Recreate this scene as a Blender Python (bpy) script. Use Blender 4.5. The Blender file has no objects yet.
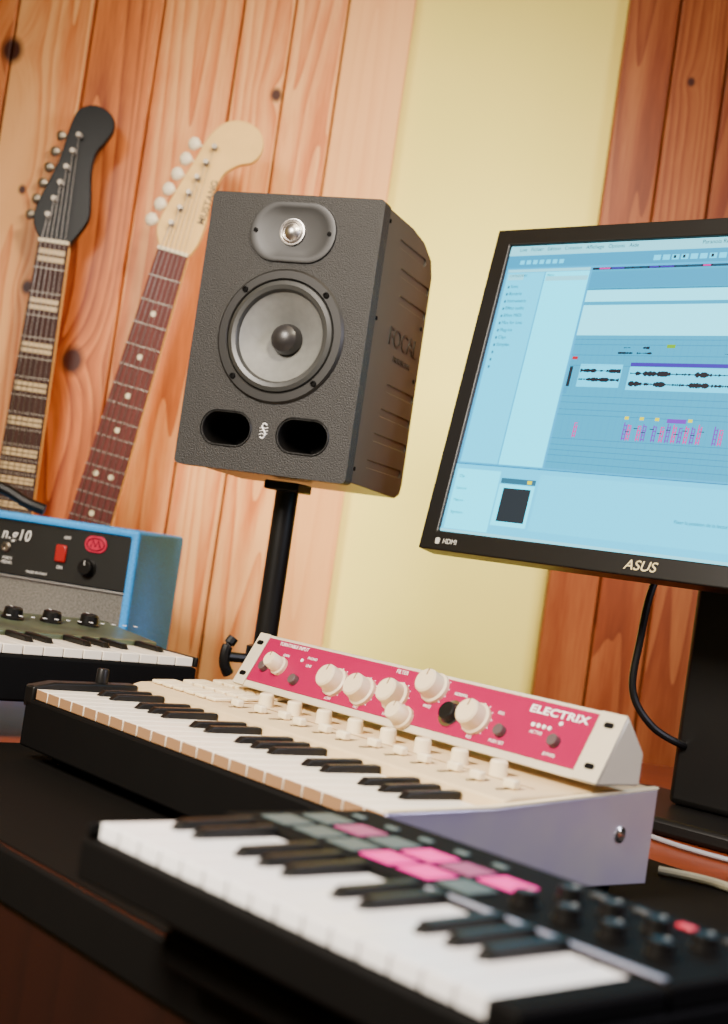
import bpy, bmesh, math, random
from mathutils import Vector, Matrix, Euler
random.seed(4)
rad=math.radians
col=bpy.context.scene.collection
# ------------------------------------------------------------ materials
def nodes(name):
    m=bpy.data.materials.new(name); m.use_nodes=True
    nt=m.node_tree; b=nt.nodes['Principled BSDF']; return m,nt,b
def mat(name,c,rough=.5,metal=0.,var=.06,scale=30.,bump=0.,emit=None,es=1.,coat=0.,spec=.5,c2=None):
    m,nt,b=nodes(name)
    N=nt.nodes; L=nt.links
    tc=N.new('ShaderNodeTexCoord'); nz=N.new('ShaderNodeTexNoise'); nz.inputs['Scale'].default_value=scale
    nz.inputs['Detail'].default_value=4
    L.new(tc.outputs['Object'],nz.inputs['Vector'])
    rp=N.new('ShaderNodeValToRGB')
    rp.color_ramp.elements[0].position=.3; rp.color_ramp.elements[1].position=.7
    rp.color_ramp.elements[0].color=tuple(max(0,x*(1-var)) for x in c)+(1,)
    rp.color_ramp.elements[1].color=(tuple(c2) if c2 else tuple(min(1,x*(1+var)) for x in c))+(1,)
    L.new(nz.outputs['Fac'],rp.inputs['Fac']); L.new(rp.outputs['Color'],b.inputs['Base Color'])
    b.inputs['Roughness'].default_value=rough; b.inputs['Metallic'].default_value=metal
    b.inputs['Coat Weight'].default_value=coat; b.inputs['Specular IOR Level'].default_value=spec
    if bump>0:
        bp=N.new('ShaderNodeBump'); bp.inputs['Strength'].default_value=bump; bp.inputs['Distance'].default_value=.001
        L.new(nz.outputs['Fac'],bp.inputs['Height']); L.new(bp.outputs['Normal'],b.inputs['Normal'])
    if emit:
        b.inputs['Emission Color'].default_value=tuple(emit)+(1,); b.inputs['Emission Strength'].default_value=es
    return m
def emat(name,c,s=1.):
    m,nt,b=nodes(name)
    b.inputs['Base Color'].default_value=(.005,.005,.005,1); b.inputs['Roughness'].default_value=.5; b.inputs['Specular IOR Level'].default_value=.15
    b.inputs['Emission Color'].default_value=tuple(c)+(1,); b.inputs['Emission Strength'].default_value=s
    return m
def wood(name,light,dark,knots=(),axis='Z',rough=.45,streak=.75,tone=.35,mid=None,pale=None):
    m,nt,b=nodes(name); N=nt.nodes; L=nt.links
    def math_(op,a,bb=None,c=None):
        n=N.new('ShaderNodeMath'); n.operation=op
        for i,v in enumerate((a,bb,c)):
            if v is None: continue
            if isinstance(v,(int,float)): n.inputs[i].default_value=v
            else: L.new(v,n.inputs[i])
        return n.outputs[0]
    tc=N.new('ShaderNodeTexCoord'); geo=N.new('ShaderNodeNewGeometry')
    isl=geo.outputs['Random Per Island']
    sep=N.new('ShaderNodeSeparateXYZ'); L.new(tc.outputs['Object'],sep.inputs[0])
    kn=None; sh=None
    a,c_=(sep.outputs['X'],sep.outputs['Z']) if axis=='Z' else (sep.outputs['Y'],sep.outputs['X'])
    a_raw=a
    for (kx,kz,kr) in knots:
        dx=math_('SUBTRACT',a,kx); dz=math_('MULTIPLY',math_('SUBTRACT',c_,kz),.8)
        d=math_('SQRT',math_('ADD',math_('MULTIPLY',dx,dx),math_('MULTIPLY',dz,dz)))
        k=math_('MAXIMUM',math_('SUBTRACT',1.0,math_('DIVIDE',d,kr)),0.)
        w=math_('EXPONENT',math_('MULTIPLY',math_('DIVIDE',d,kr*1.6),-1.))
        w=math_('MULTIPLY',w,kr*2.2)
        kn=k if kn is None else math_('ADD',kn,k)
        sh=w if sh is None else math_('ADD',sh,w)
    comb=N.new('ShaderNodeCombineXYZ')
    aa=a if sh is None else math_('ADD',a,sh)
    L.new(math_('ADD',aa,math_('MULTIPLY',isl,7.3)),comb.inputs[0])
    L.new(math_('ADD',math_('MULTIPLY',c_,.055),math_('MULTIPLY',isl,3.1)),comb.inputs[1])
    n1=N.new('ShaderNodeTexNoise'); n1.inputs['Scale'].default_value=8; n1.inputs['Detail'].default_value=1.5; n1.inputs['Distortion'].default_value=.3
    L.new(comb.outputs[0],n1.inputs['Vector'])
    rings=math_('FRACT',math_('MULTIPLY',n1.outputs['Fac'],14.))
    rings=math_('POWER',rings,1.8)
    n2=N.new('ShaderNodeTexNoise'); n2.inputs['Scale'].default_value=320; n2.inputs['Detail'].default_value=2
    L.new(comb.outputs[0],n2.inputs['Vector'])
    n3=N.new('ShaderNodeTexNoise'); n3.inputs['Scale'].default_value=16; n3.inputs['Detail'].default_value=2
    L.new(comb.outputs[0],n3.inputs['Vector'])
    f=math_('ADD',math_('MULTIPLY',rings,.40*streak),math_('MULTIPLY',n2.outputs['Fac'],.45*streak))
    f=math_('ADD',f,math_('MULTIPLY',math_('SUBTRACT',n3.outputs['Fac'],.5),1.0*streak))
    f=math_('ADD',f,math_('MULTIPLY',math_('SUBTRACT',isl,.5),tone))
    if pale is not None:
        pm=math_('GREATER_THAN',a_raw,pale)
        f=math_('MULTIPLY',f,math_('SUBTRACT',1.,math_('MULTIPLY',pm,.72)))
        f=math_('SUBTRACT',f,math_('MULTIPLY',pm,.06))
    rp=N.new('ShaderNodeValToRGB'); e=rp.color_ramp.elements
    e[0].position=.0; e[0].color=tuple(light)+(1,); e[1].position=.95; e[1].color=tuple(dark)+(1,)
    if mid: 
        q=e.new(.4); q.color=tuple(mid)+(1,)
    L.new(f,rp.inputs[0]); outc=rp.outputs[0]
    if kn is not None:
        mx=N.new('ShaderNodeMix'); mx.data_type='RGBA'
        cr=N.new('ShaderNodeValToRGB'); ce=cr.color_ramp.elements
        ce[0].position=.02; ce[0].color=(0,0,0,1); ce[1].position=.5; ce[1].color=(1,1,1,1)
        L.new(kn,cr.inputs[0]); L.new(cr.outputs[0],mx.inputs[0])
        L.new(outc,mx.inputs[6]); mx.inputs[7].default_value=(.05,.008,.003,1); outc=mx.outputs[2]
    L.new(outc,b.inputs['Base Color']); b.inputs['Roughness'].default_value=rough; b.inputs['Specular IOR Level'].default_value=.3
    bp=N.new('ShaderNodeBump'); bp.inputs['Strength'].default_value=.15; bp.inputs['Distance'].default_value=.001
    L.new(f,bp.inputs['Height']); L.new(bp.outputs[0],b.inputs['Normal'])
    return m
black=mat('black_plastic',(.005,.0045,.004),.4,spec=.2)
blackm=mat('black_matte',(.0025,.0022,.002),.7,spec=.08)
dgrey=mat('dark_grey_plastic',(.03,.028,.026),.45)
white=mat('white_key_plastic',(.92,.89,.87),.25,var=.01)
ivory=mat('ivory_key_plastic',(.90,.80,.64),.3,var=.02)
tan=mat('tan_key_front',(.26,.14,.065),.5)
cream=mat('cream_plastic',(.66,.49,.27),.45,var=.03)
creaml=mat('light_cream_plastic',(.84,.70,.44),.4,var=.02)
chrome=mat('chrome',(.75,.74,.72),.2,1.,var=.02)
fretm=mat('fret_metal',(.30,.26,.21),.4,1.,var=.02)
steel=mat('silver_violet_reflection',(.86,.82,.76),.42,.8,var=.03,scale=5,c2=(.46,.38,.76))  # violet end of the ramp paints reflected pad light into the silver
whitep=mat('white_print',(.85,.83,.8),.5,var=.01)
# ------------------------------------------------------------ mesh helpers
def box(bm,x0,x1,y0,y1,z0,z1,mi=0):
    vs=[bm.verts.new(p) for p in [(x0,y0,z0),(x1,y0,z0),(x1,y1,z0),(x0,y1,z0),(x0,y0,z1),(x1,y0,z1),(x1,y1,z1),(x0,y1,z1)]]
    for f in [(0,3,2,1),(4,5,6,7),(0,1,5,4),(1,2,6,5),(2,3,7,6),(3,0,4,7)]:
        bm.faces.new([vs[i] for i in f]).material_index=mi
def prism(bm,pts,d0,d1,plane='XZ',mi=0):
    f={'XZ':lambda a,b,d:(a,d,b),'XY':lambda a,b,d:(a,b,d),'YZ':lambda a,b,d:(d,a,b)}[plane]
    A=[bm.verts.new(f(a,b,d0)) for a,b in pts]; B=[bm.verts.new(f(a,b,d1)) for a,b in pts]
    n=len(pts); fs=[bm.faces.new(A),bm.faces.new(B[::-1])]
    for i in range(n): fs.append(bm.faces.new([A[i],B[i],B[(i+1)%n],A[(i+1)%n]]))
    for q in fs: q.material_index=mi
def lathe(bm,prof,axis='Z',c=(0,0,0),n=32,mi=0):
    def P(r,h,a):
        x,y=r*math.cos(a),r*math.sin(a)
        if axis=='Z': p=(x,y,h)
        elif axis=='Y': p=(x,-h,y)
        elif axis=='-X': p=(-h,x,y)
        else: p=(h,x,y)
        return (p[0]+c[0],p[1]+c[1],p[2]+c[2])
    rings=[]
    for r,h in prof:
        if r<1e-6: rings.append([bm.verts.new(P(0,h,0))])
        else: rings.append([bm.verts.new(P(r,h,2*math.pi*i/n)) for i in range(n)])
    for k in range(len(rings)-1):
        A,B=rings[k],rings[k+1]
        for i in range(n):
            j=(i+1)%n
            if len(A)==1 and len(B)==1: continue
            if len(A)==1: f=bm.faces.new([A[0],B[i],B[j]])
            elif len(B)==1: f=bm.faces.new([A[i],B[0],A[j]])
            else: f=bm.faces.new([A[i],B[i],B[j],A[j]])
            f.material_index=mi
def rrect(cx,cy,w,h,r,n=8):
    pts=[]
    for (sx,sy,a0) in [(1,1,0),(-1,1,90),(-1,-1,180),(1,-1,270)]:
        for i in range(n+1):
            a=rad(a0+90*i/n)
            pts.append((cx+sx*(w/2-r)+r*math.cos(a),cy+sy*(h/2-r)+r*math.sin(a)))
    return pts
def tube(bm,pts,r,n=10,mi=0):
    pts=[Vector(p) for p in pts]; prev=None
    for i,p in enumerate(pts):
        t=(pts[min(i+1,len(pts)-1)]-pts[max(i-1,0)]).normalized()
        up=Vector((0,0,1)) if abs(t.z)<.9 else Vector((1,0,0))
        s=t.cross(up).normalized(); u=s.cross(t)
        ring=[bm.verts.new(p+(s*math.cos(2*math.pi*k/n)+u*math.sin(2*math.pi*k/n))*r) for k in range(n)]
        if prev:
            for k in range(n): bm.faces.new([prev[k],prev[(k+1)%n],ring[(k+1)%n],ring[k]]).material_index=mi
        else: bm.faces.new(ring).material_index=mi
        prev=ring
    bm.faces.new(prev[::-1]).material_index=mi
def spline(pts,n=10):
    out=[]; P=[Vector(p) for p in pts]
    for i in range(len(P)-1):
        p0=P[max(i-1,0)];p1=P[i];p2=P[i+1];p3=P[min(i+2,len(P)-1)]
        for k in range(n):
            t=k/n
            out.append(.5*((2*p1)+(-p0+p2)*t+(2*p0-5*p1+4*p2-p3)*t*t+(-p0+3*p1-3*p2+p3)*t**3))
    out.append(P[-1]); return out
def finish(me,sm=True):
    if sm:
        for p in me.polygons: p.use_smooth=True
        me.set_sharp_from_angle(angle=rad(32))
def mk(name,bm,mats,parent=None,loc=(0,0,0),rot=(0,0,0),bevel=0.,seg=2,label=None,sm=True):
    bmesh.ops.recalc_face_normals(bm,faces=bm.faces)
    me=bpy.data.meshes.new(name); bm.to_mesh(me); bm.free()
    for m in (mats if isinstance(mats,(list,tuple)) else [mats]): me.materials.append(m)
    finish(me,sm)
    o=bpy.data.objects.new(name,me); col.objects.link(o)
    o.location=loc; o.rotation_euler=rot
    if parent: o.parent=parent
    if bevel>0:
        b=o.modifiers.new('bevel','BEVEL'); b.width=bevel; b.segments=seg; b.limit_method='ANGLE'; b.angle_limit=rad(40)
    if label: o['label']=label
    return o
def B(): return bmesh.new()
def dup(o,loc,parent=None,rot=None):
    c=o.copy(); col.objects.link(c); c.location=loc
    if parent: c.parent=parent
    if rot: c.rotation_euler=rot
    return c
def thing(name,loc,rotz,label,cat,**kw):
    e=bpy.data.objects.new(name,None); e.empty_display_size=.05; col.objects.link(e)
    e.location=loc; e.rotation_euler=(0,0,rotz); e['label']=label; e['category']=cat
    for k,v in kw.items(): e[k]=v
    return e
def text(name,body,size,m,parent,loc,rot=(rad(90),0,0),ext=.0003,align='CENTER',shear=0.,bold=0.,sx=1.,sp=1.):
    c=bpy.data.curves.new(name,'FONT'); c.body=body; c.size=size; c.extrude=ext; c.align_x=align; c.align_y='CENTER'; c.shear=shear; c.offset=bold; c.space_character=sp
    t=bpy.data.objects.new(name,c); col.objects.link(t)
    dg=bpy.context.evaluated_depsgraph_get(); me=bpy.data.meshes.new_from_object(t.evaluated_get(dg))
    bpy.data.objects.remove(t); me.materials.clear(); me.materials.append(m); me.name=name
    o=bpy.data.objects.new(name,me); col.objects.link(o); o.location=loc; o.rotation_euler=rot; o.scale=(sx,1,1); o.parent=parent
    return o
def cut(o,cutters):
    for c in cutters:
        m=o.modifiers.new('b','BOOLEAN'); m.operation='DIFFERENCE'; m.object=c; m.solver='EXACT'
    bpy.context.view_layer.update()
    dg=bpy.context.evaluated_depsgraph_get(); me=bpy.data.meshes.new_from_object(o.evaluated_get(dg))
    o.modifiers.clear(); o.data=me; finish(me)
    return o
def structure(o): o['kind']='structure'; return o
# ------------------------------------------------------------ camera
C=.99
cam=bpy.data.cameras.new('camera'); co=bpy.data.objects.new('camera',cam); col.objects.link(co)
bpy.context.scene.camera=co; cam.lens=49.92; cam.sensor_width=36
co.matrix_world=Matrix.Translation((0,0,C))@Matrix.Rotation(rad(91.8),4,'X')@Matrix.Rotation(rad(8.3),4,'Z')
cam.dof.use_dof=True; cam.dof.focus_distance=1.42; cam.dof.aperture_fstop=5.4
cam.clip_start=.02
# ------------------------------------------------------------ room
WY=2.25; k=WY/2.2
kn=[(x*k,C+(z-C)*k,r) for x,z,r in [(-.649,1.695,.022),(-.23,1.685,.012),(-.483,1.227,.024),(-.569,1.33,.012),(-.60,1.48,.008)]]
pine=wood('pine_planks',(.91,.45,.155),(.20,.026,.004),kn,mid=(.68,.20,.045),streak=1.,tone=.75,rough=.4,pale=-.139*k)
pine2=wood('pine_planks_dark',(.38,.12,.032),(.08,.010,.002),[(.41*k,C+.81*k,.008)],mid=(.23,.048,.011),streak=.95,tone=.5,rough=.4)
def planks(name,edges,m,y0=WY,th=.022,z0=0,z1=2.6):
    bm=B()
    for a,b in zip(edges[:-1],edges[1:]): box(bm,a*k+.0012,b*k-.0012,y0,y0+th,z0,z1)
    return structure(mk(name,bm,m,bevel=.0025,seg=2))
planks('wall_back_left',[-1.75,-1.64,-1.54,-1.42,-1.31,-1.2,-1.09,-.99,-.88,-.77,-.65,-.53,-.424,-.3,-.22,-.138,-.033],pine)
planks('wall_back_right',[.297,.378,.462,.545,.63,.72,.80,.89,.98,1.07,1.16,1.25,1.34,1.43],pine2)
yw=mat('yellow_plaster',(.97,.84,.20),.75,var=.02,scale=6,bump=.05,spec=.2)
bm=B(); box(bm,-1.8,1.5,WY+.03,WY+.1,0,2.6); structure(mk('wall_back',bm,yw))
bm=B(); box(bm,-1.8,2.0,-.8,WY+.03,-.05,0); structure(mk('floor',bm,wood('floor_boards',(.30,.14,.07),(.12,.05,.03),axis='X')))
bm=B(); box(bm,-1.9,-1.8,-.8,WY+.1,0,2.6); structure(mk('wall_left',bm,yw))
bm=B(); box(bm,-1.0,-.1,2.11,WY,.50,.53); structure(mk('guitar_shelf',bm,pine,bevel=.002))  # low shelf hidden behind the desk, carries the guitars
# ------------------------------------------------------------ desk
deskw=wood('desk_wood',(.22,.040,.010),(.07,.011,.004),axis='X',rough=.3,streak=.6,tone=0)
P1=Vector((-.2856,1.365)); a=rad(50.3); Lx=Vector((math.cos(a),-math.sin(a))); Dx=Vector((math.sin(a),math.cos(a)))
def W(x,y): p=P1+Lx*x+Dx*y; return (p.x,p.y)
desk=thing('desk',(0,1.4,0),0,'reddish wooden L-shaped studio desk with black edge','desk')
def off(pts): return [(x,y-1.4) for x,y in pts]
bm=B(); prism(bm,off([W(1.15,-.17),(1.0,.33),(1.0,2.1),(-1.6,2.1),(-1.6,1.4),W(-.35,-.9),W(-.35,-.17)]),.715,.7495,'XY')
mk('desk_top',bm,deskw,desk,bevel=.002)
bm=B(); prism(bm,off([W(1.15,-.178),W(1.15,-.1705),W(-.33,-.1705),W(-.33,-.178)]),.716,.7515,'XY'); mk('edge_strip',bm,blackm,desk,bevel=.002)
bm=B(); prism(bm,off([W(1.1,-.172),W(1.1,-.14),W(-.3,-.14),W(-.3,-.172)]),.30,.7145,'XY'); mk('front_panel',bm,wood('dark_front_wood',(.014,.0024,.0010),(.005,.0011,.0006),axis='X',rough=.5,tone=0),desk,bevel=.002)
for p in [(.9,.42),(.9,2.0),(-1.5,2.0),(-1.35,1.3)]:
    bm=B(); box(bm,p[0]-.03,p[0]+.03,p[1]-1.43,p[1]-1.37,0,.7149); mk('leg',bm,deskw,desk,bevel=.003)
bm=B(); prism(bm,[W(1.14,-.168),W(1.14,.43),W(.02,.43),W(-.09,.20),W(-.09,-.168)],.7497,.7517,'XY')
mt=mk('desk_mat',bm,mat('black_desk_mat',(.0030,.0024,.0018),.75,bump=.1,scale=200,spec=.08))
mt['label']='large thin black desk mat under the keyboards'; mt['category']='desk mat'
# ------------------------------------------------------------ speaker
SW,SH=.211,.316
spk=thing('studio_speaker',(-.2233,1.619,1.0655),rad(-20.2),'dark grey studio monitor speaker on a black pole stand','speaker')
vinyl=mat('speaker_vinyl',(.018,.0165,.015),.5,bump=1.,scale=600,var=.25,spec=.35)
shell=mat('speaker_shell',(.056,.048,.034),.40,var=.05,spec=.4)
ribm=mat('rib_dark',(.020,.018,.013),.4)
tmpc=[]
def cutter(bm):
    o=mk('tmp_cutter',bm,shell,spk); tmpc.append(o); return o
prt=[(.059,.046),(.153,.046)]
bm=B(); lathe(bm,[(0,.05),(.0645,.05),(.0645,-.045),(0,-.045)],'Y',(.109,0,.155),64); c1=cutter(bm)
cs=[c1]
for px,pz in prt:
    bm=B(); prism(bm,rrect(px,pz,.060,.037,.0183,8),-.05,.09,'XZ'); cs.append(cutter(bm))
bm=B(); prism(bm,rrect(SW/2,SH/2,SW,SH,.006,4),0,.02,'XZ'); baf=mk('baffle',bm,vinyl,spk)
bm=B(); Y0,Y1=.0202,.200
prof=[(Y0,.004),(Y1-.02,.000),(Y1-.004,.006),(Y1,.018),(Y1,SH-.040),(Y1-.010,SH-.022),(Y1-.045,SH-.008),(Y1-.09,SH-.003),(Y0,SH-.003)]
prism(bm,prof,.003,SW-.003,'YZ'); cab=mk('cabinet',bm,shell,spk)
gro=[]
for z,y0_,y1_ in [(.286,.070,.170),(.256,.085,.196),(.226,.095,.196),(.122,.095,.196),(.092,.085,.196),(.062,.075,.196),(.030,.065,.190)]:
    bm=B(); prism(bm,rrect((y0_+y1_)/2,z,y1_-y0_,.0090,.0044,4),SW-.0044,SW+.01,'YZ'); gro.append(cutter(bm))
cut(baf,cs); cut(cab,cs+gro)
for c in tmpc: bpy.data.objects.remove(c)
bb=cab.modifiers.new('bevel','BEVEL'); bb.width=.0014; bb.segments=2; bb.limit_method='ANGLE'; bb.angle_limit=rad(50)
cone=mat('woofer_cone',(.15,.15,.14),.5,var=.08,scale=120); rubber=mat('surround_rubber',(.030,.030,.028),.38)
bm=B(); lathe(bm,[(.0642,-.006),(.0642,.002),(.0655,.0035),(.074,.0035),(.0765,.001),(.0765,-.0005)],'Y',(.109,0,.155),72)
mk('woofer_ring',bm,mat('woofer_ring_black',(.010,.009,.008),.45,spec=.3),spk)
bm=B(); lathe(bm,[(.0641,.0),(.0625,.0035),(.058,.005),(.0535,.0038),(.051,.0),(.0507,-.003)],'Y',(.109,0,.155),72); mk('woofer_surround',bm,rubber,spk)
bm=B(); lathe(bm,[(.0517,.000),(.0500,-.002),(.044,-.006),(.034,-.012),(.024,-.0185),(.016,-.023)],'Y',(.109,0,.155),72); mk('woofer_cone',bm,cone,spk)
bm=B(); lathe(bm,[(.0182,-.023),(.0175,-.015),(.015,-.009),(.010,-.0055),(.005,-.004),(0,-.0036)],'Y',(.109,0,.155),48); mk('dust_cap',bm,mat('dust_cap_grey',(.018,.016,.016),.35),spk)
for an in (45,135,225,315):
    bm=B(); lathe(bm,[(.0034,0),(.0034,.0018),(.002,.0022),(.0015,.001),(0,.001)],'Y',(.109+.0700*math.cos(rad(an)),-.0034,.155+.0700*math.sin(rad(an))),16); mk('screw',bm,blackm,spk)
# oval tweeter plate with a shallow dished centre
bm=B(); rs=[(1.0,.0005),(.985,-.0026),(.93,-.0030),(.80,-.0022),(.62,-.0008)]
prev=None
for sc_,yy in rs:
    pts=[(.106+(x-.106)*sc_,.273+(z-.273)*(sc_ if sc_>.9 else sc_**.6 if False else sc_)) for x,z in rrect(.106,.273,.106,.069,.0335,10)]
    ring=[bm.verts.new((x,yy,z)) for x,z in pts]
    if prev:
        for i in range(len(ring)): bm.faces.new([prev[i],prev[(i+1)%len(ring)],ring[(i+1)%len(ring)],ring[i]])
    prev=ring
bm.faces.new(prev); mk('tweeter_plate',bm,mat('tweeter_plate_black',(.011,.010,.009),.42,spec=.4),spk)
bm=B(); lathe(bm,[(.0155,.0008),(.0152,.0034),(.0140,.0036),(.0132,.0028),(.011,.0040),(.0100,.0032),(.0065,.0065),(.003,.0080),(0,.0083)],'Y',(.106,0,.273),48); mk('tweeter_dome',bm,mat('tweeter_silver',(.50,.47,.45),.35,1.),spk)
for sx in (-.045,.045):
    bm=B(); lathe(bm,[(.0026,0),(.0026,.001),(0,.001)],'Y',(.106+sx,-.0027,.273),16); mk('screw',bm,blackm,spk)
for px,pz in prt:
    bm=B()
    o1=rrect(px,pz,.0645,.0415,.0205,8); o2=rrect(px,pz,.0595,.0365,.018,8); n=len(o1)
    r0=[bm.verts.new((x,-.0002,z)) for x,z in o1]; r1=[bm.verts.new((x,-.0016,z)) for x,z in rrect(px,pz,.0625,.0395,.0195,8)]; r2=[bm.verts.new((x,.004,z)) for x,z in o2]; r3=[bm.verts.new((x,.07,z)) for x,z in rrect(px,pz,.045,.026,.0125,8)]
    for A,Q in ((r0,r1),(r1,r2),(r2,r3)):
        for i in range(n): bm.faces.new([A[i],A[(i+1)%n],Q[(i+1)%n],Q[i]])
    bm.faces.new(r3); mk('bass_port',bm,black,spk)
bm=B(); tube(bm,spline([(.1095,-.0006,.0545),(.1055,-.0006,.0560),(.1035,-.0006,.0525),(.1065,-.0006,.0480),(.1085,-.0006,.0440),(.1060,-.0006,.0395),(.1025,-.0006,.0405)],6),.0008,6)
for zz in (.0510,.0475,.0440): tube(bm,spline([(.1010,-.0006,zz-.0006),(.1045,-.0006,zz+.0005),(.1075,-.0006,zz-.0004),(.1110,-.0006,zz+.0008)],5),.0004,6)
mk('emblem',bm,whitep,spk)
text('embossed_lettering','FOCAL',.030,ribm,spk,(SW-.0029,.132,.180),(rad(90),0,rad(90)),.0008,sx=1.12)
text('embossed_lettering','PROFESSIONAL',.0092,ribm,spk,(SW-.0029,.134,.157),(rad(90),0,rad(90)),.0005)
for y,z in [(.03,.30),(.03,.02),(.187,.209),(.187,.144),(.03,.19)]:
    bm=B(); lathe(bm,[(.0025,0),(.0025,.0008),(0,.0008)],'X',(SW-.003,y,z),12); mk('screw',bm,blackm,spk)
# ------------------------------------------------------------ stand
st=thing('speaker_stand',(-.093,1.675,.75),0,'black tubular pole stand holding the speaker','stand')
bm=B(); lathe(bm,[(0,0),(.085,0),(.085,.006),(.08,.009),(.02,.013),(0,.013)],'Z',n=40); mk('base',bm,black,st)
bm=B(); lathe(bm,[(0,.012),(.0165,.012),(.0165,.10),(.0135,.102),(.0135,.303),(0,.303)],'Z'); mk('pole',bm,black,st)
bm=B(); box(bm,-.022,.022,-.022,.022,.3032,.3138); mk('top_plate',bm,black,st,rot=(0,0,rad(-20)),bevel=.002)
bm=B(); lathe(bm,[(.0136,.085),(.021,.087),(.021,.118),(.0136,.121)],'Z'); mk('collar',bm,black,st,bevel=.001)
bm=B(); tube(bm,[(-.018,-.01,.103),(-.04,-.02,.103)],.006); tube(bm,spline([(-.036,-.018,.083),(-.042,-.022,.095),(-.042,-.022,.112),(-.036,-.018,.125)],5),.0065); mk('clamp_knob',bm,black,st)
# ------------------------------------------------------------ monitor
mon=thing('computer_monitor',(0,0,0),0,'black widescreen computer monitor showing audio software','monitor')
MX=Vector((math.cos(rad(42)),-math.sin(rad(42)),0)); MD=Vector((math.sin(rad(42)),math.cos(rad(42)),0))
mon.location=(.0659+MX.x*.28+MD.x*.20,1.6+MX.y*.28+MD.y*.20,.7505); mon.rotation_euler=(0,0,rad(-42))
H=bpy.data.objects.new('display_head',None); col.objects.link(H); H.parent=mon; H.location=(-.28,-.20,1.0097-.7505); H.rotation_euler=(rad(-9.5),0,0)
mw,mh=.56,.386
bez=mat('bezel_black',(.007,.006,.005),.35,spec=.3)
bm=B()
x0,x1,z0,z1=.0215,.5385,.0225,.3665
o=[(0,0),(mw,0),(mw,mh),(0,mh)]; i_=[(x0,z0),(x1,z0),(x1,z1),(x0,z1)]
F=[bm.verts.new((x,0,z)) for x,z in o]; G=[bm.verts.new((x,0,z)) for x,z in i_]; G2=[bm.verts.new((x,.004,z)) for x,z in i_]; K=[bm.verts.new((x,.03,z)) for x,z in o]
for i in range(4):
    j=(i+1)%4
    bm.faces.new([F[i],F[j],G[j],G[i]]); bm.faces.new([G[i],G[j],G2[j],G2[i]]); bm.faces.new([F[j],F[i],K[i],K[j]])
bm.faces.new(K); bm.faces.new(G2)
mk('bezel',bm,bez,H,bevel=.0015)
bm=B(); box(bm,.14,.42,.031,.065,.08,.31); mk('back_cover',bm,black,H,bevel=.01)
SC={}
def sc(n,c,s=1.): SC[n]=emat('screen_'+n,c,s); return n
sc('base',(.0,.50,.92),1.7); sc('menu',(.20,.78,.95),2.1); sc('bar',(.0,.44,.80),1.45); sc('side',(.0,.66,1.0),2.5); sc('list',(.0,.74,1.0),3.2); sc('arr',(.0,.46,.78),1.6); sc('band',(.12,.76,.95),3.0)
sc('grid',(.0,.33,.60),1.2); sc('line',(.0,.10,.20)); sc('wave',(.01,.012,.05),.4); sc('purple',(.08,.02,.75)); sc('red',(.9,.0,.03)); sc('pink',(1.,.02,.50),1.3); sc('yellow',(.95,.9,.0),1.6); sc('green',(.30,.8,.0)); sc('dark',(.01,.02,.04)); sc('grey',(.03,.25,.42)); sc('violet',(.30,.03,.95),1.1); sc('bot',(.0,.62,.98),2.3); sc('thumb',(.02,.04,.06),.8)
names=list(SC); bm=B()
def R(n,xa,za,xb,zb,l=1):
    y=.0038-l*.00012
    vs=[bm.verts.new(p) for p in [(xa,y,za),(xb,y,za),(xb,y,zb),(xa,y,zb)]]
    bm.faces.new(vs).material_index=names.index(n)
R('base',x0,z0,x1,z1,0)
R('menu',x0,.354,x1,z1); R('bar',x0,.339,x1,.3535)
for xx in (.04,.049,.058,.067,.076,.085,.094): R('side',xx,.343,xx+.006,.348,2)
for xx in (.215,.226,.237,.248,.259,.27,.281,.292,.303): R('side',xx,.3425,xx+.0085,.3485,2)
for xx in (.239,.250,.283): R('dark',xx,.344,xx+.003,.3475,3)
R('yellow',.303,.3425,.311,.3485,3)
R('side',.026,.105,.078,.333); R('list',.0795,.105,.138,.333); R('menu',.026,.3335,.138,.337,1)
R('menu',.081,.322,.137,.3275,2); R('menu',.028,.324,.05,.331,2)
for i in range(12):
    z=.314-i*.0088
    R('grey',.031,z,.0335,z+.003,2)
R('arr',.141,.105,x1,.333)
R('dark',.141,.3335,.43,.3362,2)
random.seed(7)
x=.15
while x<.53:
    w=random.uniform(.006,.03); R(random.choice(['purple','pink','grey','violet','line']),x,.334,x+w,.3358,3); x+=w+.002
R('bar',.141,.312,x1,.331,2); R('line',.141,.3105,x1,.3110,3)
R('band',.141,.257,x1,.292,2); R('band',.141,.296,x1,.3095,2)
for i in range(48): R('grid',.15+i*.00825,.105,.15012+i*.00825,.255,3)
for z in (.112,.120,.126,.132,.139,.166,.172,.180,.187,.222,.234,.246,.252): R('grid',.141,z,x1,z+.0005,4)
R('red',.143,.229,.150,.2325,5); R('dark',.143,.198,.147,.221,5); R('bar',.141,.19,.146,.197,4)
def wave(xa,xb,zc,amp,l=6,step=.0010,seed=1):
    r=random.Random(seed); x=xa; e=.5
    while x<xb:
        e=max(.15,min(1,e+r.uniform(-.35,.35))); h=amp*e
        R('wave',x,zc-h,x+step*1.02,zc+h,l); x+=step
R('side',.156,.198,.209,.224,4); wave(.157,.208,.2165,.0022,seed=2); wave(.157,.208,.2065,.0024,seed=3)
R('purple',.218,.2225,x1,.2265,5); R('side',.218,.196,x1,.222,5); wave(.22,x1-.002,.2145,.0030,seed=4); wave(.22,x1-.002,.2030,.0030,seed=5)
for xa,xb in [(.205,.213),(.228,.236),(.33,.338),(.345,.352)]:
    wave(xa,xb,.243,.0016,seed=int(xa*999)); wave(xa-.006,xb+.004,.237,.0012,seed=int(xa*99))
R('green',.256,.243,.266,.247,5); R('yellow',.345,.240,.352,.246,5)
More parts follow.
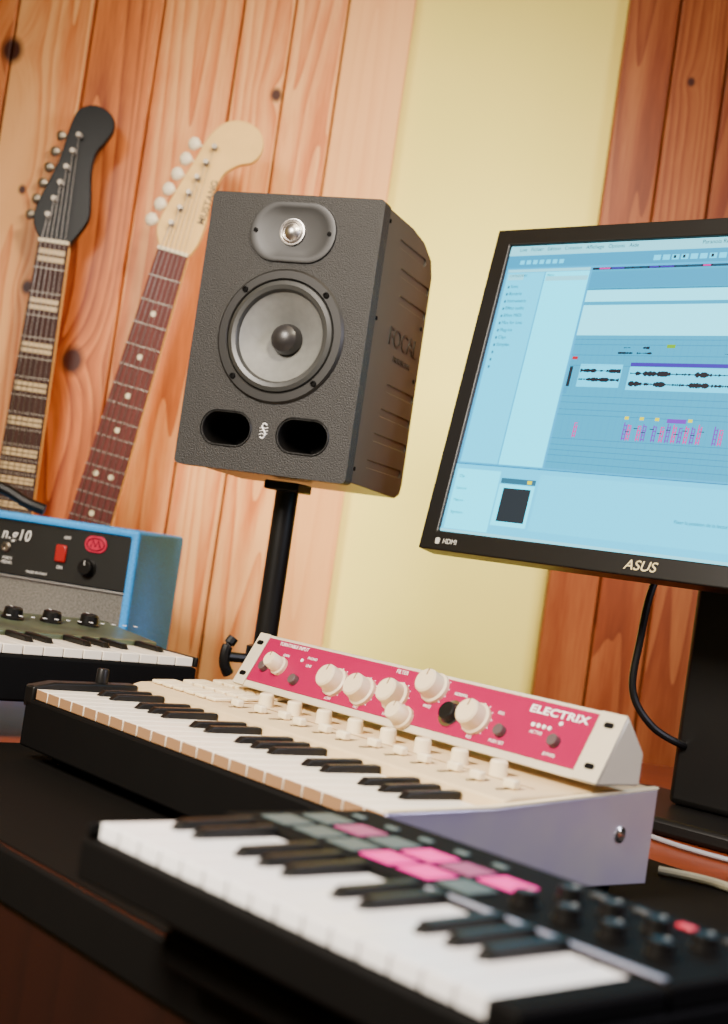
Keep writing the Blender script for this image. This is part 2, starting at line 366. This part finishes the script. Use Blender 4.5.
for xx,n in [(.166,'pink'),(.227,'violet'),(.232,'pink'),(.244,'pink'),(.250,'violet'),(.262,'violet'),(.271,'pink'),(.278,'violet'),(.285,'pink'),(.292,'violet'),(.299,'pink'),(.306,'violet'),(.313,'pink'),(.331,'violet'),(.337,'pink'),(.35,'pink')]:
    h=random.uniform(.014,.022)
    R(n,xx,.141,xx+.0014,.141+h,6); R(n,xx+.0032,.141,xx+.0044,.141+h*.9,6)
    for j in range(4): R(n,xx,.1425+j*.0047,xx+.0042,.1436+j*.0047,6)
for xx in (.226,.244,.262,.300,.345): R('yellow',xx,.1635,xx+.005,.1670,7)
R('violet',.276,.162,.298,.1665,6)
for i in range(10): R('wave',.230+i*.0095,.150+.004*(i%2),.235+i*.0095,.1508+.004*(i%2),8)
R('line',x0,.1025,x1,.1030,2); R('bot',x0,z0,x1,.102,1)
R('list',.026,.027,.086,.097,2); R('list',.088,.036,.135,.083,2); R('grey',.089,.084,.135,.090,3); R('thumb',.0945,.041,.131,.079,3); R('yellow',.124,.085,.130,.089,4)
R('side',.139,.034,x1-.006,.097,2); R('menu',x0,z0,x1,.0262,2)
mk('screen',bm,[SC[n] for n in names],H,sm=False)
st_=SC['wave']
def stx(s,x,z,size,al='LEFT'): return text('screen_text',s,size,st_,H,(x,.0024,z),ext=0,align=al)
stx('Live   Fichier   Edition   Création   Affichage   Options   Aide',.036,.3605,.0064)
stx('Paranoia Rec 2 [Live]',.27,.3605,.0064)
for i,s in enumerate(['Sons','Batterie','Instruments','Effets audio','Effets MIDI','Max for Live','Plug-ins','Clips','Samples']): stx(s,.036,.3155-i*.0088,.0056)
stx('CATEGORIES',.031,.3285,.0042); stx('Nom',.083,.3285,.0045)
stx('Fixer la position de la lecture',.31,.060,.0052)
for i,s in enumerate(['Clip','Lecture','Mesure','Signature']): stx(s,.031,.088-i*.014,.0045)
silv=mat('badge_gold',(.70,.58,.30),.4,.3)
text('maker_lettering','ASUS',.0145,silv,H,(.2855,-.0006,.0108),shear=.22,bold=.0001,sx=1.1)
dimp=mat('dim_print',(.5,.48,.42),.5)
text('port_lettering','HDMI',.0080,dimp,H,(.043,-.0006,.0105))
bm=B(); prism(bm,rrect(.0255,.0105,.006,.007,.0015,3),-.0006,0,'XZ'); mk('badge',bm,dimp,H)
bm=B(); box(bm,-.036,.050,-.005,.05,.018,.42); mk('neck',bm,black,mon,bevel=.008)
bm=B(); box(bm,-.04,.05,-.135,-.0,.33,.44); mk('hinge',bm,black,mon,bevel=.005)
bm=B(); prism(bm,rrect(.01,0,.29,.22,.03,6),0,.018,'XY'); mk('base',bm,black,mon,bevel=.005)
def wobj(name,bm,m,label,cat):
    o=mk(name,bm,m); o['label']=label; o['category']=cat; return o
bpy.context.view_layer.update()
bm=B(); tube(bm,spline([(.345,1.57,1.06),(.325,1.56,1.0),(.320,1.56,.944),(.3196,1.56,.888),(.345,1.56,.853),(.383,1.57,.836),(.40,1.60,.835)],8),.0042)
o=mk('power_cable',bm,black,mon); o.matrix_parent_inverse=mon.matrix_world.inverted()
bm=B(); tube(bm,spline([(.30,1.25,.7562),(.34,1.235,.7562),(.38,1.19,.7562),(.46,1.13,.7562)],8),.004)
wobj('cable',bm,mat('cream_cable',(.34,.31,.20),.5),'cream cable lying across the black desk mat','cable')
bm=B(); tube(bm,spline([(.30,1.50,.7535),(.36,1.40,.7535),(.44,1.34,.7535),(.55,1.30,.7535)],8),.0025)
wobj('cable',bm,mat('grey_cable',(.22,.22,.24),.5),'thin grey cable lying on the wooden desk','cable')
# ------------------------------------------------------------ keys helper
def keys(par,nw,pitch,depth,zt,h,wm,bm_,xo=0.,bl=.62,frontm=None,start=0,bh=.0085,bw=.225,gap=.0006):
    b0=B(); box(b0,gap,pitch-gap,0,depth,-h,0)
    wk=None; bk=None
    for i in range(nw):
        if wk is None:
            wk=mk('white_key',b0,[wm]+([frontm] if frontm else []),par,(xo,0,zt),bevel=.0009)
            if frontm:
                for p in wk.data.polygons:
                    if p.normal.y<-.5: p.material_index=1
        else: dup(wk,(xo+i*pitch,0,zt))
        if (i+start)%7 in (0,1,3,4,5) and i<nw-1:
            if bk is None:
                b1=B(); w=pitch*bw; d0=depth*(1-bl)
                pr=[(d0,0),(d0+.006,bh*.85),(depth,bh),(depth,-.003),(d0,-.003)]
                prism(b1,pr,-w,w,'YZ'); bk=mk('black_key',b1,bm_,par,(xo+(i+1)*pitch,0,zt+.0005),bevel=.0012)
            else: dup(bk,(xo+(i+1)*pitch,0,zt+.0005))
brp=mat('brown_print',(.25,.15,.07),.6)
def knob(name,par,loc,r,h,m,rot=(0,0,0),skirt=0,seg=24,ind=None):
    b=B(); pr=[(0,0),(r*1.15 if skirt else r,0)]
    if skirt: pr+=[(r*1.15,h*.2),(r,h*.28)]
    pr+=[(r*.92,h*.9),(r*.8,h),(0,h)]
    lathe(b,pr,'Z',n=seg)
    mats=[m]
    if ind: box(b,-r*.05,r*.05,r*.35,r*.85,h*.98,h*1.02,1); mats.append(ind)
    return mk(name,b,mats,par,loc,rot)
# ------------------------------------------------------------ middle keyboard
mid=thing('midi_keyboard',(P1.x,P1.y,.7515),rad(-50.3),'cream controller keyboard with faders, knobs and silver metal end plate','keyboard')
zb=.7515; zk=.82-zb
keys(mid,22,.0235,.112,zk,.010,ivory,black,frontm=tan,bl=.52,bh=.006,bw=.18)
bm=B(); box(bm,-.014,.5165,-.003,.283,.012,zk-.0105); mk('chassis',bm,blackm,mid,bevel=.003)
bm=B(); prism(bm,[(.113,.050),(.113,zk+.009),(.122,zk+.012),(.283,zk+.020),(.283,.050)],-.014,.5165,'YZ'); mk('control_panel',bm,cream,mid,bevel=.0015)
bm=B(); prism(bm,[(-.003,.050),(-.003,zk+.002),(.02,zk+.007),(.1125,zk+.009),(.1125,.050)],-.018,-.0008,'YZ'); mk('end_cheek',bm,black,mid,bevel=.002)
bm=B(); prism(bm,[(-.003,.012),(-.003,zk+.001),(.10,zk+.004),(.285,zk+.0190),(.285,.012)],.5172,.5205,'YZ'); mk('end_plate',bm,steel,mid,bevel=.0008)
bm=B(); prism(bm,[(-.003,zk+.0012),(-.003,zk+.0032),(.10,zk+.0062),(.285,zk+.0214),(.285,zk+.0192),(.10,zk+.0042)],.5160,.5212,'YZ'); mk('end_trim',bm,creaml,mid,bevel=.0005)
bm=B(); lathe(bm,[(.0065,0),(.0065,.001),(.0045,.002),(.002,.0012),(0,.0012)],'X',(.5205,.245,.052),20); mk('screw',bm,chrome,mid)
bm=B(); lathe(bm,[(.003,0),(.003,.001),(0,.001)],'X',(.5205,.03,.045),16); mk('screw',bm,blackm,mid)
for x,y in [(.02,.03),(.49,.03),(.02,.26),(.49,.26)]:
    bm=B(); lathe(bm,[(0,0),(.012,0),(.012,.0118),(0,.0118)],'Z',(x,y,0),16); mk('foot',bm,blackm,mid)
knob('pitch_knob',mid,(-.010,.075,zk+.0085),.0065,.014,black)
def pz(y): return zk+.012+(y-.122)*.008/.161
tilt=math.atan(.008/.161)
for i in range(8): knob('knob',mid,(.136+i*.045,.172,pz(.172)),.0075,.0125,creaml,(tilt,0,0))
for i in range(12):
    x=.140+i*.0322
    b=B(); box(b,x-.001,x+.001,.126,.158,0,.0004); o=mk('fader_slot',b,blackm,mid,(0,0,pz(.142)+.0001))
    b=B(); box(b,-.0060,.0060,-.0038,.0038,0,.0070); o=mk('fader_cap',b,creaml,mid,(x,.134+.012*random.random(),pz(.144)+.0005),bevel=.0015)
bt=None
for r_ in range(4):
    for c_ in range(6):
        x=-.002+c_*.0198; y=.128+r_*.037
        if bt is None:
            b=B(); box(b,0,.0160,0,.027,0,.0036); bt=mk('button',b,creaml,mid,(x,y,pz(y+.013)),(tilt,0,0),bevel=.0012)
        else: dup(bt,(x,y,pz(y+.013)))
bm=B(); box(bm,.120,.1225,.13,.20,0,.0004); box(bm,.13,.50,.1620,.1627,0,.0004)
for i in range(8): box(bm,.130+i*.045,.142+i*.045,.187,.1885,0.001,.0014)
mk('panel_print',bm,brp,mid,(0,0,pz(.165)))
# ------------------------------------------------------------ rack unit
rk=thing('rack_effects_unit',(-.0854,1.468,.8435),rad(-49.9),'magenta rack effects unit with cream knobs on the keyboard','effects unit')
RT=.0545; ftilt=-math.atan2(.026,.050); fr=rad(90)+ftilt
pinkm=mat('magenta_panel',(.29,.0,.050),.5,var=.03,spec=.15)
earm=mat('rack_white_metal',(.66,.58,.42),.35,.15,var=.03)
bm=B(); prism(bm,[(0,RT),(-.0283,0.0002),(.024,.0002),(.024,.026)],0.,.4826,'YZ'); mk('enclosure',bm,earm,rk,bevel=.002)
def fl(x,s,o=0.):
    ca,sa=math.cos(ftilt),math.sin(ftilt)
    y=s*sa+(-o)*ca; z=RT-s*ca+(-o)*sa
    return (x,y,z)
def facebox(name,x0_,x1_,s0,s1,t,m,bev=.0003):
    b=B(); box(b,x0_,x1_,-t,0,-s1,-s0); return mk(name,b,m,rk,(0,0,RT),(ftilt,0,0),bevel=bev)
facebox('front_panel',.018,.456,.004,.0535,.0012,pinkm)
facebox('rack_ear',.457,.4826,.001,.060,.002,earm)
facebox('rack_ear',.0,.0175,.001,.060,.002,earm)
for x in (.0085,.470):
    for s in (.012,.048):
        b=B(); prism(b,rrect(x,-s,.010,.005,.0024,5),-.0025,-.0021,'XZ'); mk('mounting_slot',b,blackm,rk,(0,0,RT),(ftilt,0,0))
frot=(fr,0,0)
rkn=mat('rack_knob_cream',(.70,.56,.36),.4,var=.02)
for x,s,r in [(.058,.032,.0085),(.148,.034,.0125),(.190,.036,.0125),(.234,.033,.0125),(.275,.016,.0125),(.256,.050,.0095),(.338,.034,.0125)]:
    knob('knob',rk,fl(x,s,.0012),r,.018,rkn,frot,skirt=1,ind=brp)
knob('selector_knob',rk,fl(.307,.035,.0012),.009,.009,black,frot)
bm=B(); lathe(bm,[(.0095,0),(.0125,0),(.0125,.002),(.0095,.002),(.0095,0)],'Z'); mk('knob_ring',bm,chrome,rk,fl(.307,.035,.0012),frot)
bgrey=mat('button_grey',(.08,.055,.055),.4)
for x,s in [(.369,.039),(.427,.036),(.090,.042),(.036,.036)]:
    knob('push_button',rk,fl(x,s,.0012),.0055,.006,bgrey,frot)
for x,s in [(.398,.026),(.404,.026),(.410,.026),(.416,.026),(.425,.020),(.085,.02),(.12,.03)]:
    b=B(); lathe(b,[(0,0),(.0018,0),(.0018,.0012),(0,.0015)],'Z',n=12); mk('indicator_light',b,whitep,rk,fl(x,s,.0012),frot)
text('lettering','ELECTRIX',.0092,whitep,rk,fl(.418,.0125,.0014),frot,.0002,bold=.00022,sx=1.5,sp=1.05)
for s_,x,s,z in [('TURNTABLE INPUT',.062,.008,.0055),('GAIN',.058,.019,.004),('PHONO',.098,.016,.004),('LINE',.098,.024,.004),('LOW',.148,.0505,.004),('MID',.190,.0515,.004),('HIGH',.232,.0505,.004),('FILTER',.225,.008,.0055),('FREQ',.275,.0335,.004),('RES',.338,.0505,.004),('NORMAL',.307,.016,.004),('BYPASS',.427,.0475,.004),('PUSH SET',.369,.0485,.004),('KILL',.36,.023,.004),('ACTIVE',.404,.032,.004)]:
    text('panel_lettering',s_,z,whitep,rk,fl(x,s,.0014),frot,.0001)
for x,s,r in [(.148,.034,.0155),(.190,.036,.0155),(.234,.033,.0155),(.275,.016,.0155),(.338,.034,.0155)]:
    bm=B()
    for i in range(11):
        an=rad(-225+27*i*1.0); cx=x+r*math.cos(an); cz=-s-r*math.sin(an)
        if s+r*math.sin(an)<.005 or s+r*math.sin(an)>.053: continue
        box(bm,cx-.0005,cx+.0005,-.0016,-.0012,cz-.0005,cz+.0005)
    mk('dial_marks',bm,whitep,rk,(0,0,RT),(ftilt,0,0),sm=False)
# ------------------------------------------------------------ near keyboard
NS=.85
nk=thing('pad_controller_keyboard',(-.140*NS,.929*NS,C-(C-.7515)*NS),rad(-48.3),'black compact keyboard with white keys and lit pink pads','keyboard')
nk.scale=(NS,NS,NS)
zn=.795-.7515
keys(nk,15,.0232,.107,zn,.011,white,black,bh=.0068,bw=.20,bl=.62,gap=.0009)
bm=B(); box(bm,-.012,.372,-.006,.246,.004,zn-.0115); mk('chassis',bm,blackm,nk,bevel=.003)
bm=B(); box(bm,-.012,.372,.108,.246,zn-.011,zn+.003); mk('control_panel',bm,blackm,nk,bevel=.002)
bm=B(); box(bm,.3490,.372,-.006,.1075,zn-.011,zn+.002); mk('end_cheek',bm,blackm,nk,bevel=.003)
bm=B(); box(bm,-.006,-.0008,-.006,.1075,zn-.011,zn-.001); mk('end_cheek',bm,blackm,nk,bevel=.002)
bm=B(); box(bm,.19,.365,.110,.1150,zn+.0031,zn+.0042); mk('trim_strip',bm,mat('grey_trim',(.38,.35,.42),.3,.4),nk)
for x,y in [(.02,.02),(.34,.02),(.02,.22),(.34,.22)]:
    bm=B(); lathe(bm,[(0,0),(.01,0),(.01,.0038),(0,.0038)],'Z',(x,y,0),16); mk('foot',bm,blackm,nk)
padg=mat('pad_grey',(.075,.105,.105),.5,var=.3,scale=12); padp=mat('pad_pink',(.65,.005,.20),.5,emit=(1.,.0,.38),es=.8)
padm=mat('pad_mauve',(.30,.05,.15),.5)
for r_ in range(2):
    for c_ in range(6):
        b=B(); box(b,0,.029,0,.027,0,.0014)
        m_=padp if (c_,r_) in [(3,0),(4,0),(3,1),(5,1)] else (padm if (c_,r_) in [(1,1),(4,1)] else padg)
        mk('pad',b,m_,nk,(.004+c_*.0352,.129+r_*.038,zn+.0031),bevel=.0007)
for c_ in range(5):
    b=B(); box(b,0,.012,0,.006,0,.002); mk('button',b,padg,nk,(.01+c_*.0355,.210,zn+.0031),bevel=.0008)
for r_ in range(2):
    for c_ in range(4): knob('knob',nk,(.235+c_*.033,.150+r_*.042,zn+.0031),.0080,.0095,black,skirt=1,ind=whitep)
rb=mat('button_red',(.5,.02,.05),.4,emit=(1,.03,.1),es=.1)
for c_ in range(4):
    b=B(); box(b,0,.012,0,.007,0,.0025); mk('button',b,rb if c_==2 else dgrey,nk,(.228+c_*.033,.220,zn+.0031),bevel=.001)
cs_=thing('storage_case',(nk.location.x,nk.location.y,.7518),rad(-48.3),'flat black case under the compact keyboard','case')
hz=nk.location.z-.7518-.0002
bm=B(); box(bm,.03,.29,.030,.205,0,hz*.6); mk('case_body',bm,blackm,cs_,bevel=.004)
bm=B(); box(bm,.029,.291,.029,.206,hz*.6+.0005,hz); mk('lid',bm,blackm,cs_,bevel=.004)
# ------------------------------------------------------------ third keyboard
k3=thing('synthesizer_keyboard',(-.164,1.617,.7500),rad(40),'dark synthesizer with ivory keys and big black knobs','keyboard')
z3=.849-.7500
keys(k3,16,.0235,.085,z3,.010,ivory,black,xo=-.004-16*.0235,bh=.006,bw=.2)
bm=B(); box(bm,-.40,0,-.004,.215,.040,z3-.0105); mk('chassis',bm,blackm,k3,bevel=.003)
bm=B(); prism(bm,[(.086,z3-.010),(.086,z3+.006),(.215,z3+.016),(.215,z3-.010)],-.40,0,'YZ'); mk('control_panel',bm,mat('olive_panel',(.060,.075,.042),.35,var=.4,scale=25),k3,bevel=.002)
bm=B(); box(bm,-.0035,0,-.004,.0855,z3-.010,z3+.001); mk('end_cheek',bm,black,k3,bevel=.001)
for x,y in [(-.02,.03),(-.38,.03),(-.02,.19),(-.38,.19)]:
    bm=B(); lathe(bm,[(0,0),(.012,0),(.010,.0398),(0,.0398)],'Z',(x,y,0),16); mk('foot',bm,blackm,k3)
for i in range(7): knob('knob',k3,(-.050-i*.05,.165,z3+.0115),.0115,.014,black,(rad(5),0,0),skirt=1,ind=whitep)
bm=B()
for i in range(24): box(bm,-.015-i*.015,-.011-i*.015,.118,.121,0,.0006)
mk('panel_print',bm,whitep,k3,(0,0,z3+.0088),(rad(5),0,0))
# ------------------------------------------------------------ amplifier
amp=thing('guitar_amplifier',(-.293,1.85,.7505),rad(-16),'blue combo guitar amplifier with black control panel','amplifier')
AH=.231; blue=mat('blue_tolex',(.030,.33,.86),.55,bump=.5,scale=350,var=.18,spec=.25)
xr=.012; xl=-.33
bm=B(); box(bm,xl,xr,-.006,.142,.004,AH); cabn=mk('cabinet',bm,blue,amp)
bm=B(); box(bm,xl+.014,xr-.012,-.05,.0125,.016,AH-.010); cc=mk('tmp_cutter',bm,blue,amp)
cut(cabn,[cc]); bpy.data.objects.remove(cc)
bb=cabn.modifiers.new('bevel','BEVEL'); bb.width=.0090; bb.segments=5; bb.limit_method='ANGLE'; bb.angle_limit=rad(40)
for x,y in [(-.30,.02),(-.02,.02),(-.30,.12),(-.02,.12)]:
    bm=B(); lathe(bm,[(0,0),(.01,0),(.01,.0038),(0,.0038)],'Z',(x,y,0),16); mk('foot',bm,blackm,amp)
pan=mat('amp_panel_black',(.016,.016,.015),.4,spec=.3)
bm=B(); box(bm,xl+.0145,-.0005,.0,.0118,AH-.082,AH-.0105); mk('control_panel',bm,pan,amp,bevel=.001)
gst=mat('grey_piping',(.30,.29,.27),.4,.3)
bm=B(); tube(bm,[(xl+.015,.004,AH-.0845),(-.0005,.004,AH-.0845)],.0018,8); mk('piping',bm,gst,amp)
bm=B(); box(bm,xl+.0145,-.0005,.006,.0118,.0165,AH-.0868); mk('grille_cloth',bm,mat('grille_cloth',(.16,.15,.13),.9,bump=1,scale=500,var=.6),amp)
text('lettering','n.g10',.021,whitep,amp,(-.168,-.0004,AH-.029),shear=.2,bold=.0001,sx=.85,sp=1.12)
text('panel_lettering','FOOT\nPEDAL',.0055,whitep,amp,(-.176,-.0004,AH-.064))
text('panel_lettering','OFF',.0055,whitep,amp,(-.092,-.0004,AH-.023)); text('panel_lettering','ON',.0055,whitep,amp,(-.098,-.0004,AH-.063))
text('panel_lettering','MADE IN ITALY',.0045,whitep,amp,(-.13,-.0004,AH-.075))
bm=B(); box(bm,-.106,-.090,-.004,0,AH-.056,AH-.033); mk('power_switch',bm,mat('switch_red',(.30,.01,.01),.3,emit=(1,.02,.02),es=.05),amp,bevel=.002)
redb=mat('badge_red',(.50,.01,.05),.35)
bm=B(); prism(bm,rrect(-.05,AH-.026,.032,.022,.0108,8),-.002,0,'XZ'); mk('badge',bm,redb,amp,bevel=.0008)
bm=B(); tube(bm,[(-.050+.0125*math.cos(t*.3),-.0024,AH-.026+.008*math.sin(t*.3)) for t in range(22)],.0006,6); tube(bm,[(-.057,-.0024,AH-.03),(-.054,-.0024,AH-.021),(-.05,-.0024,AH-.029),(-.046,-.0024,AH-.021),(-.043,-.0024,AH-.03)],.0007,6); mk('badge_emblem',bm,black,amp)
knob('volume_knob',amp,(-.057,0,AH-.058),.0105,.012,black,(rad(90),0,0),skirt=1,ind=whitep)
bm=B(); lathe(bm,[(.007,0),(.007,.002),(.005,.004),(.004,.004),(.004,.001),(0,.001)],'Y',(-.180,0,AH-.047),24); mk('input_jack',bm,fretm,amp)
bm=B(); tube(bm,spline([(-.62,1.9,1.0),(-.54,1.935,1.018),(-.49,1.935,1.011),(-.455,1.93,.997),(-.43,1.93,.9905)],8),.008)
wobj('instrument_cable',bm,black,'thick black cable lying on top of the amplifier','cable')
# ------------------------------------------------------------ guitars
rose=wood('rosewood',(.050,.013,.006),(.014,.004,.003),rough=.6,tone=0); maple=mat('maple',(.84,.52,.15),.4,var=.08,scale=20,spec=.3)
rose2=wood('rosewood_red',(.13,.016,.009),(.045,.007,.004),rough=.5,tone=0)
pearl=mat('pearl_inlay',(.66,.47,.23),.4)
def guitar(name,loc,lean,hs,headm,fbm,neckm,bodym,tunm,label,inl,pegs=1.,wn=.047,wb=.065,SL=.72):
    g=thing(name,loc,0,label,'guitar'); g.rotation_euler=(0,lean,0)
    N=.86; g.location=(loc[0]-math.sin(lean)*N,loc[1],loc[2]-math.cos(lean)*N)
    def w(z): return wn/2+(wb-wn)/2*(N-z)/.40*1.0
    out=spline([Vector((a_,b_,0)) for a_,b_ in [(0,0),(.10,.005),(.17,.06),(.175,.14),(.135,.21),(.14,.28),(.155,.35),(.125,.39),(.075,.36),(.04,.345),(-.04,.345),(-.08,.37),(-.14,.41),(-.17,.37),(-.15,.29),(-.135,.22),(-.17,.15),(-.175,.07),(-.10,.008),(0,0)]],4)[:-1]
    bm=B(); prism(bm,[(p.x*.8,p.y) for p in out],-.004,.030,'XZ'); mk('body',bm,bodym,g,bevel=.004)
    zb_=.30
    bm=B(); prism(bm,[(-w(N),N),(w(N),N),(w(zb_)*.95,zb_),(-w(zb_)*.95,zb_)],-.012,.004,'XZ'); mk('neck',bm,neckm,g,bevel=.003)
    bm=B(); prism(bm,[(-w(N),N),(w(N),N),(w(zb_)*.95,zb_),(-w(zb_)*.95,zb_)],-.0175,-.0122,'XZ'); mk('fretboard',bm,fbm,g,bevel=.001)
    bm=B(); box(bm,-w(N),w(N),-.0195,-.010,N,N+.005); mk('nut',bm,creaml,g)
    fz=lambda n: N-SL*(1-2**(-n/12))
    for n in range(1,19):
        z=fz(n); b=B(); ww=w(z)-.0008; box(b,-ww,ww,-.0183,-.0174,z-.0006,z+.0006); mk('fret',b,fretm,g)
    for n in range(1,18):
        z=(fz(n)+fz(n-1))/2; h=(fz(n-1)-fz(n))
        if inl=='dot' and n in (3,5,7,9,12,15,17):
            for dx in ((-.012,.012) if n==12 else (0,)):
                b=B(); lathe(b,[(0,0),(.0042,0),(.0042,.0004),(0,.0004)],'Y',(dx,-.0175,z),16); mk('fret_marker',b,creaml,g)
        if inl=='block' and n in (1,3,5,7,9,11,12,13,15,17):
            ww=w(z)*.86; b=B(); box(b,-ww,ww,-.0179,-.0175,z-h*.24,z-h*.05); box(b,-ww,ww,-.0179,-.0175,z+h*.05,z+h*.24); mk('fret_marker',b,pearl,g)
    pts=spline([Vector((x,z,0)) for x,z in hs],4)
    bm=B(); prism(bm,[(p.x,N+.0052+p.y) for p in pts],-.008,.006,'XZ'); mk('headstock',bm,headm,g,bevel=.0015)
    for i in range(6):
        t=(i+.5)/6; ex=-.034+.034*t; z=N+.03+t*.155
        b=B(); lathe(b,[(0,0),(.0045,0),(.0045,.004),(.003,.005),(.003,.012),(.0036,.014),(0,.014)],'Y',(ex+.016,-.008,z),16); mk('tuning_post',b,fretm,g)
        q=pegs
        b=B(); tube(b,[(ex+.004,.003,z),(ex-.010,.003,z)],.0022,8); lathe(b,[(0,-.001),(.004*q,0),(.0085*q,.005*q),(.008*q,.011*q),(.004*q,.014*q),(0,.0145*q)],'-X',(ex-.009,.003,z),16)
        for v in b.verts:
            if v.co.x<ex-.0089: v.co.y=.003+(v.co.y-.003)*.5
        mk('tuning_peg',b,tunm,g)
        b=B(); xn=-w(N)*.78+i*w(N)*.312; xb=xn*w(.32)/w(N)
        tube(b,[(xb,-.0215,.15),(xn,-.0205,N+.002),(ex+.016,-.0165,z)],.00035+.0001*(5-i)/2,6); mk('string',b,fretm,g)
    b=B(); box(b,-.03,.03,-.022,-.0042,.14,.16); mk('bridge',b,chrome,g,bevel=.002)
    return g
def gl(hs,s=1.04,sx=1.04): return [(x*sx,z*s) for x,z in hs]
h1=gl([(-.0225,-.001),(-.036,.022),(-.036,.050),(-.014,.12),(-.004,.180),(.006,.203),(.030,.211),(.054,.200),(.060,.180),(.051,.158),(.039,.138),(.037,.108),(.043,.066),(.043,.036),(.0235,-.001)])
h2=gl([(-.0225,-.001),(-.034,.024),(-.031,.055),(-.010,.14),(.000,.178),(.018,.203),(.044,.211),(.069,.202),(.079,.180),(.072,.158),(.052,.146),(.035,.126),(.029,.09),(.032,.05),(.030,.02),(.0235,-.001)])
blackg=mat('black_gloss',(.0025,.0025,.0025),.3,spec=.12)
ivb=mat('tuner_cream',(.85,.74,.52),.35)
guitar('electric_guitar',(-.534,2.195,.99+.393*1.043),rad(.3),h1,blackg,rose,maple,blackg,fretm,'electric guitar with black headstock and pale block inlays','block')
g2=guitar('electric_guitar',(-.3405,2.135,1.400),rad(8.6),h2,maple,rose2,maple,mat('guitar_red',(.4,.03,.02),.3),ivb,'electric guitar with maple headstock and white tuners','dot',pegs=1.25)
text('headstock_lettering','MUSTANG',.0145,mat('dark_brown_print',(.05,.025,.01),.4),g2,(.0275,-.0084,.86+.090),(rad(90),rad(-88),0),.0002,bold=.0002,sp=1.05)
# ------------------------------------------------------------ lights
def area(name,loc,target,size,power,c,spread=180):
    l=bpy.data.lights.new(name,'AREA'); l.energy=power; l.color=c; l.size=size; l.spread=rad(spread)
    o=bpy.data.objects.new(name,l); col.objects.link(o); o.location=loc
    o.rotation_euler=(Vector(target)-Vector(loc)).to_track_quat('-Z','Y').to_euler(); return o
area('ceiling_light',(-.1,1.25,2.45),(-.05,2.1,1.2),.6,10,(1,.80,.55))
area('window_light',(-.9,.15,1.9),(.05,1.15,.85),.5,28,(1,.90,.78),90)
area('cool_fill',(1.25,.55,1.7),(.0,1.4,.95),.5,12,(.84,.83,1),120)  # added unseen fill, cools and brightens the end plate and amp side
def spot(name,loc,tgt,e,ang,c):
    l=bpy.data.lights.new(name,'SPOT'); l.energy=e; l.color=c; l.spot_size=rad(ang); l.spot_blend=1.; l.shadow_soft_size=.12
    o=bpy.data.objects.new(name,l); col.objects.link(o); o.location=loc; o.rotation_euler=(Vector(tgt)-Vector(loc)).to_track_quat('-Z','Y').to_euler()
spot('added_wall_spot',(.25,.75,2.15),(-.08,2.25,1.22),135,54,(1,.87,.64))  # added unseen spot, makes a hot spot on the wall and darker corners
spot('added_glow_spot',(.50,1.35,2.2),(.07,2.28,1.05),105,38,(1,.93,.74))  # second added spot, out of view, for the glow on the yellow wall
w=bpy.data.worlds.new('world'); bpy.context.scene.world=w; w.use_nodes=True
w.node_tree.nodes['Background'].inputs[0].default_value=(1,.70,.45,1); w.node_tree.nodes['Background'].inputs[1].default_value=.04
